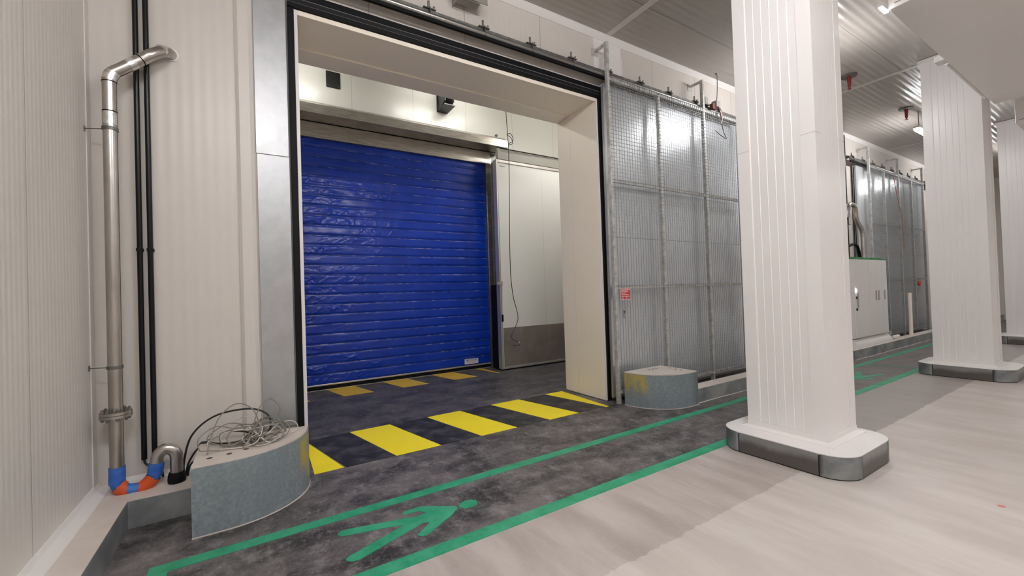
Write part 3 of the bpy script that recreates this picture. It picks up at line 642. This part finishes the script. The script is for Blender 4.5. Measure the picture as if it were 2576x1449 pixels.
for k in range(8):
    a = k * math.pi / 4 + .3; x, y = PX + .074 * math.cos(a), PY + .074 * math.sin(a)
    b = MB(); b.cyl((x, y, .748), (x, y, .838), .008, 8); b.cyl((x, y, .815), (x, y, .829), .013, 6); b.cyl((x, y, .757), (x, y, .772), .013, 6); b.build('bolt', M['dullsteel'], t)
TY = 4.24
foot = spline([(PX, PY, .40), (PX, PY, .34), (PX + .004, TY, .27), (PX + .045, TY, .225), (-.80, TY, .212), (-.735, TY, .222), (-.685, TY, .275), (-.668, TY, .34), (-.664, TY, .38)], 8)
b = MB(); b.tube(foot, [.0485 if abs(i - len(foot) / 2) > len(foot) * .27 else .043 for i in range(len(foot))], 20); b.build('taped_trap', M['bluetape'], t)
def clipped(path, r, keep, m, name):
    bb = MB(); bb.tube(path, r, 28, cap=False); bb2 = MB()
    for f, sm in zip(bb.f, bb.s):
        c = sum((Vector(bb.v[i]) for i in f), Vector()) / len(f)
        if keep(c): bb2.add([bb.v[i] for i in f], [tuple(range(len(f)))], 0, True)
    bb2.build(name, m, t)
clipped(foot, .0497, lambda c: c.x < -.83 and c.z < .20 + (c.x + .945) * 1.0 and c.y < TY + .03, M['orangetape'], 'orange_patch')
clipped(foot, .0497, lambda c: c.x > -.765 and c.z < .30 - (c.x + .70) * .9 and c.z < .30 and c.y < TY + .03, M['orangetape'], 'orange_patch')
b = MB(); b.tube(spline([(-.664, TY, .37), (-.655, TY, .43), (-.615, TY, .474), (-.57, TY, .462), (-.545, TY, .42), (-.542, TY, .34), (-.542, TY, .25)], 6), .0425, 22); b.build('return_bend', M['pipe'], t)
b = MB(); b.tube([(-.542, TY, .203), (-.542, TY, .225), (-.542, TY, .262), (-.542, TY, .282)], [.056, .060, .056, .050], 20); b.build('rubber_gaiter', M['black'], t)
for x, zb, lab in ((-.765, .375, 'glossy black sleeved pipe on the back wall, the one nearer the drain pipe'), (-.70, .40, 'glossy black sleeved pipe on the back wall, the one nearer the bollard')):
    t = thing('sleeved_pipe', lab, 'pipe', (x, 4.41, zb), 'black pipes beside the drain')
    MB().cyl((x, 4.41, zb), (x, 4.41, ZC - .02), .0185, 16).build('sleeve', M['blacksheen'], t)
    b = MB(); b.tube(spline([(x, 4.41, zb + .01), (x + .005, 4.41, zb - .03), (x + .035, 4.405, zb - .075), (x + .05, 4.40, .21)], 6), .008, 8); b.build('tail', M['darkcable'], t)
    b = MB()
    for z in (2.05,): b.box(x - .021, x + .021, 4.392, YW - .001, z - .012, z + .012)
    b.build('clip', M['black'], t)

# ------------------------------------------------------------------ columns
def round_rect(x0, x1, y0, y1, r, n=8):
    P = []
    for cx, cy, a0 in ((x1 - r, y1 - r, 0), (x0 + r, y1 - r, 90), (x0 + r, y0 + r, 180), (x1 - r, y0 + r, 270)):
        P += [(cx + r * math.cos(R(a0 + 90 * i / n)), cy + r * math.sin(R(a0 + 90 * i / n))) for i in range(n + 1)]
    return P
def make_column(label):
    CX0, CX1, CY0, CY1 = 4.2, 4.775, 1.655, 2.335
    PX0, PX1, PY0, PY1, r = 3.945, 4.93, 1.407, 2.52, .222
    t = thing('column', label, 'column', ((CX0 + CX1) / 2, (CY0 + CY1) / 2, 0), 'clad columns on steel plinths')
    pl = round_rect(PX0, PX1, PY0, PY1, r)
    MB().prism([( (p[0] - 4.44) * .99 + 4.44, (p[1] - 1.96) * .99 + 1.96) for p in pl], .0, .185).build('plinth_core', M['joint'], t)
    MB().prism([( (p[0] - 4.44) * .997 + 4.44, (p[1] - 1.96) * .997 + 1.96) for p in pl], .183, .195).build('plinth_top', M['trimw'], t, .003)
    th = .006
    for x0, x1, y0, y1 in ((PX0, PX0 + th, PY0 + r, PY1 - r), (PX1 - th, PX1, PY0 + r, PY1 - r), (PX0 + r, PX1 - r, PY0, PY0 + th), (PX0 + r, PX1 - r, PY1 - th, PY1)):
        MB().box(x0, x1, y0 + (.004 if x1 - x0 < .01 else 0), y1 - (.004 if x1 - x0 < .01 else 0), .010, .188).build('side_plate', M['darkplate'], t)
    for cx, cy, a0 in ((PX1 - r, PY1 - r, 0), (PX0 + r, PY1 - r, 90), (PX0 + r, PY0 + r, 180), (PX1 - r, PY0 + r, 270)):
        o_ = [(cx + r * math.cos(R(a)), cy + r * math.sin(R(a))) for a in [a0 + 1.5 + 87 * i / 10 for i in range(11)]]
        i_ = [(cx + (r - th) * math.cos(R(a)), cy + (r - th) * math.sin(R(a))) for a in [a0 + 1.5 + 87 * i / 10 for i in range(11)]][::-1]
        b = MB(); b.prism(o_ + i_, .010, .189); b.s = [k < 10 for k in range(len(b.f))]; b.build('corner_plate', M['bandsteel'], t)
    # cladding with sawtooth ribs between flat margins
    def ribs(a, bnd, n, d):
        L = []
        for i in range(n):
            u0 = a + (bnd - a) * i / n; u1 = a + (bnd - a) * (i + 1) / n; e = (u1 - u0)
            L += [(u0, 0), (u0 + e * .10, d), (u1 - e * .03, d * .45)]
        L.append((bnd, 0)); return L
    prof = [(CX0, CY1)] + [(CX0 + q[1], q[0]) for q in ribs(CY1 - .118, CY0 + .115, 6, .0036)] + [(CX0, CY0)]
    prof += [(q[0], CY0 + q[1]) for q in ribs(CX0 + .115, CX1 - .10, 5, .0015)] + [(CX1, CY0)]
    prof += [(CX1 - q[1], q[0]) for q in ribs(CY0 + .115, CY1 - .118, 6, .0036)] + [(CX1, CY1)]
    prof += [(q[0], CY1 - q[1]) for q in ribs(CX1 - .10, CX0 + .115, 5, .0015)]
    MB().prism(prof, .195, ZC).build('cladding', M['column'], t)
    for z0, z1 in ((.262, 2.928), (2.933, ZC - .06)):
        for x, y, sx, sy in ((CX0, CY0, 1, 1), (CX0, CY1, 1, -1), (CX1, CY0, -1, 1), (CX1, CY1, -1, -1)):
            e = .004; a = .115
            P = [(x - sx * e, y - sy * e), (x + sx * a, y - sy * e), (x + sx * a, y - sy * .0005), (x - sx * .0005, y - sy * .0005), (x - sx * .0005, y + sy * a), (x - sx * e, y + sy * a)]
            MB().prism(P, z0, z1).build('corner_trim', M['column'], t)
    sk = MB(); pr = [(.001, .195), (.062, .195), (.06, .203), (.008, .219), (.007, .262), (.001, .262)]; V = []
    for d, z in pr: V += [(CX0 - d, CY0 - d, z), (CX1 + d, CY0 - d, z), (CX1 + d, CY1 + d, z), (CX0 - d, CY1 + d, z)]
    k = len(pr); sk.add(V, [(4 * a + c, 4 * a + (c + 1) % 4, 4 * ((a + 1) % k) + (c + 1) % 4, 4 * ((a + 1) % k) + c) for a in range(k) for c in range(4)])
    sk.build('skirting', M['trimw'], t)
    b = MB()
    for x0, x1, y0, y1 in ((CX0 - .03, CX1 + .03, CY0 - .03, CY0), (CX0 - .03, CX1 + .03, CY1, CY1 + .03), (CX0 - .03, CX0, CY0, CY1), (CX1, CX1 + .03, CY0, CY1)): b.box(x0, x1, y0, y1, ZC - .06, ZC - .007)
    b.build('ceiling_collar', M['trimw'], t)
    return t
c1 = make_column('large ribbed white column on rounded steel plinth in right foreground')
c2 = copy_tree(c1); c2.location.x += 5.655; c2.location.y -= .06; c2['label'] = 'white column farther back, second along the row, partly under the hanging bulkhead'
c3 = copy_tree(c1); c3.location.x += 11.31; c3.location.y -= .06; c3['label'] = 'farthest white column at right edge, only a strip visible behind second column'

# hanging bulkheads
for x0, x1, lab in ((5.56, 10.1, 'large pale box bulkhead hanging below ceiling right of ribbed column'), (11.7, 15.3, 'second pale box bulkhead farther off at right edge under ceiling')):
    t = thing('ceiling_bulkhead', lab, 'bulkhead', ((x0 + x1) / 2, 0, 4.36), 'bulkheads under the ceiling')
    MB().box(x0, x1, -1.6, 1.5, 4.36, ZC - .008).build('casing', M['white'], t, .01)
    b = MB(); b.box(x0 - .004, x0 - .001, -1.55, 1.45, 4.40, 4.41); b.build('edge_joint', M['hood'], t)
t = thing('corner_light', 'tiny bright white light at lower corner of the hanging bulkhead', 'light', (5.5, 1.53, 4.34))
MB().box(5.42, 5.60, 1.506, 1.55, 4.365, 4.40).build('housing', M['lampbody'], t, .004)
MB().box(5.43, 5.59, 1.506, 1.54, 4.352, 4.364).build('lens', M['led'], t)
b = MB(); b.box(7.5, 7.66, 1.4995, 1.60, 4.38, 4.46); solo(b, 'grey_light_box', M['trimw'], 'small white box fixed on side of the hanging bulkhead', 'box', (7.58, 1.55, 4.38), bevel=.006)
b = MB(); b.cyl((7.7, 1.53, 4.40), (9.7, 1.53, 4.40), .022, 10); solo(b, 'white_conduit', M['trimw'], 'straight white conduit running along bulkhead edge from the small box', 'conduit', (8.7, 1.53, 4.38))

# ------------------------------------------------------------------ far right: cabinet, pipes, post
t = thing('electrical_cabinet', 'tall white electrical cabinet with slim handles beyond the ribbed column', 'cabinet', (11.7, 3.75, .2))
CYF = 3.66
MB().box(10.75, 12.62, CYF, 3.93, .40, 2.09).build('body', M['white'], t, .006)
for x0, x1 in ((10.77, 11.52), (11.53, 11.98), (11.985, 12.335), (12.34, 12.60)):
    d = MB().box(x0, x1 - .008, CYF - .018, CYF, .42, 2.08).build('door', M['white'], t, .004)
    if x0 > 11: MB().box(x0 + .05 if x0 > 11.6 else x1 - .10, (x0 + .05 if x0 > 11.6 else x1 - .10) + .045, CYF - .034, CYF - .018, 1.18, 1.40).build('handle', M['greybox'], d, .004)
    else:
        MB().box(x0 + .10, x0 + .16, CYF - .03, CYF - .018, 1.05, 1.38).build('handle', M['greybox'], d, .004)
        b = MB(); b.cyl((x0 + .04, CYF - .018, 1.42), (x0 + .04, CYF - .035, 1.42), .035, 14, 0); b.cyl((x0 + .06, CYF - .018, 1.27), (x0 + .06, CYF - .035, 1.27), .028, 12, 1); b.cyl((x0 + .06, CYF - .018, 1.02), (x0 + .06, CYF - .035, 1.02), .028, 12, 1); b.build('indicator', [M['led'], M['blackmetal']], d)
b = MB(); pr = [(CYF - .06, .2)] + [(CYF + .10 - .16 * math.cos(R(a)), .2 + .185 * math.sin(R(a))) for a in range(0, 91, 9)] + [(3.93, .385), (3.93, .2)]; b.prism(pr, 10.7, 12.66, 'x', smooth=False); b.build('rounded_base', M['trimw'], t)
b = MB(); b.box(10.75, 11.25, CYF - .004, 3.93, 2.09, 2.135); b.box(11.28, 11.75, CYF - .004, 3.9, 2.09, 2.13); b.box(11.78, 12.3, CYF - .004, 3.9, 2.09, 2.135); b.box(12.33, 12.6, CYF - .004, 3.9, 2.09, 2.12); b.build('green_tape', M['greentape'], t)
b = MB(); b.tube(spline([(12.75, 4.10, .0), (12.75, 4.10, 2.45), (12.75, 4.10, 2.70), (12.70, 4.11, 2.88), (12.46, 4.12, 3.10), (12.42, 4.12, 3.30), (12.38, 4.12, 3.42), (12.26, 4.13, 3.47), (12.12, 4.14, 3.44), (12.06, 4.15, 3.30), (12.05, 4.16, 3.15)], 8), .05, 14)
solo(b, 'bent_pipe', M['pipe'], 'pale hooked pipe rising behind the white cabinet', 'pipe', (12.75, 4.1, 0))
b = MB(); b.cyl((12.64, 4.395, .0), (12.64, 4.395, 5.28), .05, 12); solo(b, 'wall_pipe', M['blacksheen'], 'thick black vertical pipe on wall just right of the ribbed column', 'pipe', (12.64, 4.4, .0))
b = MB(); b.tube(spline([(11.3, 3.992, 2.36), (11.72, 3.992, 2.46), (11.92, 3.992, 2.48), (12.08, 3.992, 2.40), (12.17, 3.992, 2.2), (12.18, 3.992, 1.9), (12.18, 3.992, .02)], 8), .032, 10); solo(b, 'black_hose', M['black'], 'black hose arching just above top of white cabinet', 'hose', (12.18, 3.99, 0))
b = MB(); b.box(12.72, 12.90, 4.36, YW - .001, 3.05, 3.32); solo(b, 'wall_box', M['greybox'], 'small grey box on wall beside the hooked pipe', 'box', (12.8, 4.4, 3.05), bevel=.006)
t = thing('pipe_stub', 'white pipe elbow on curb beside the cabinet foot', 'pipe', (12.85, 3.75, .2))
b = MB(); b.tube(spline([(12.80, 3.76, .203), (12.80, 3.76, .30), (12.84, 3.76, .36), (12.95, 3.76, .37), (13.02, 3.77, .34)], 6), .055, 14); b.build('elbow', M['pipe'], t)
b = MB(); b.cyl((13.0, 3.72, .242), (13.45, 3.72, .242), .04, 12); b.build('stub', M['trimw'], t)
b = MB(); b.cyl((14.3, 3.70, .2), (14.3, 3.70, 1.27), .042, 16); b.cyl((14.3, 3.70, 1.265), (14.3, 3.70, 1.28), .044, 16); solo(b, 'guard_post', M['reveal'], 'thin cream post standing on the far curb before mesh guard', 'post', (14.3, 3.7, .2))

# ------------------------------------------------------------------ ceiling: sprinklers and lamps
for x, y, lab in ((9.32, 3.1, 'red sprinkler head with grey plate, nearer one on ceiling'), (12.24, 3.08, 'red sprinkler head with grey plate, farther one on ceiling near lamp')):
    t = thing('sprinkler', lab, 'sprinkler', (x, y, ZC), 'ceiling sprinklers')
    b = MB(); b.cyl((x, y, ZC - .03), (x, y, ZC - .001), .12, 18); b.build('plate', M['dullsteel'], t)
    b = MB(); b.tube([(x, y, ZC - .03), (x, y, ZC - .10), (x, y, ZC - .20), (x, y, ZC - .24)], [.034, .03, .024, .01], 12); b.cyl((x, y, ZC - .255), (x, y, ZC - .247), .03, 12); b.build('head', M['red'], t)
LABL = {(13.15, 3.0): 'bright batten lamp hung from ceiling beside the second column', (7.9, 2.8): 'bright batten lamp hidden behind ribbed column, lighting the wall top'}
def make_lamp(x, y, label):
    z = 4.93; t = thing('batten_lamp', label, 'lamp', (x, y, z), 'hall batten lamps')
    MB().box(x - .62, x + .62, y - .05, y + .05, z + .035, z + .08).build('body', M['lampbody'], t, .008)
    b = MB(); b.prism([(y - .05, z + .034), (y - .055, z + .01), (y - .03, z - .03), (y + .03, z - .03), (y + .055, z + .01), (y + .05, z + .034)], x - .61, x + .61, 'x'); b.build('diffuser', M['lamp'] if y > 2 else M['lampnear'] if y > -1 else M['lampdown'], t)
    if y < -1: MB().box(x - .63, x + .63, y - .075, y - .06, z - .034, z + .06).box(x - .63, x + .63, y + .06, y + .075, z - .034, z + .06).box(x - .63, x + .63, y - .06, y + .06, z + .036, z + .05).build('added_shield', M['lampbody'], t)  # shields added to throw these unseen lamps' light down on the floor
    for dx in (-.45, .45):
        MB().cyl((x + dx, y, z + .08), (x + dx, y, ZC - .001), .008, 8).build('hanger', M['dullsteel'], t)
for x, y in HALL_LAMPS:
    make_lamp(x, y, LABL.get((x, y), 'unseen white batten lamp assumed on the hall ceiling'))
for x0, y0, z0, lab in ((-.4, 7.35, 5.65, 'added unseen batten lamp in lobby above left end of blue door, lighting the jamb'), (2.7, 7.35, 5.65, 'batten lamp in lobby above right end of blue door, hidden by the header'), (5.3, 6.2, 5.4, 'added unseen batten lamp in lobby, lighting the pale leaf')):  # outer two are added out of view to brighten jamb and leaf
    t = thing('lobby_lamp', lab, 'lamp', (x0 + .8, y0, z0), 'lobby lamps')
    MB().box(x0, x0 + 1.6, y0 - .05, y0 + .05, z0 + .06, z0 + .12).build('body', M['lampbody'], t)
    MB().box(x0 + .02, x0 + 1.58, y0 - .045, y0 + .045, z0, z0 + .058).build('diffuser', M['lobbylamp'] if x0 < 4 else M['addedleaflamp'], t)
    for dx in (.3, 1.3): MB().cyl((x0 + dx, y0, z0 + .12), (x0 + dx, y0, ZV - .001), .008, 8).build('hanger', M['dullsteel'], t)

for o in list(bpy.data.objects):
    if 'base' in o.keys(): del o['base']
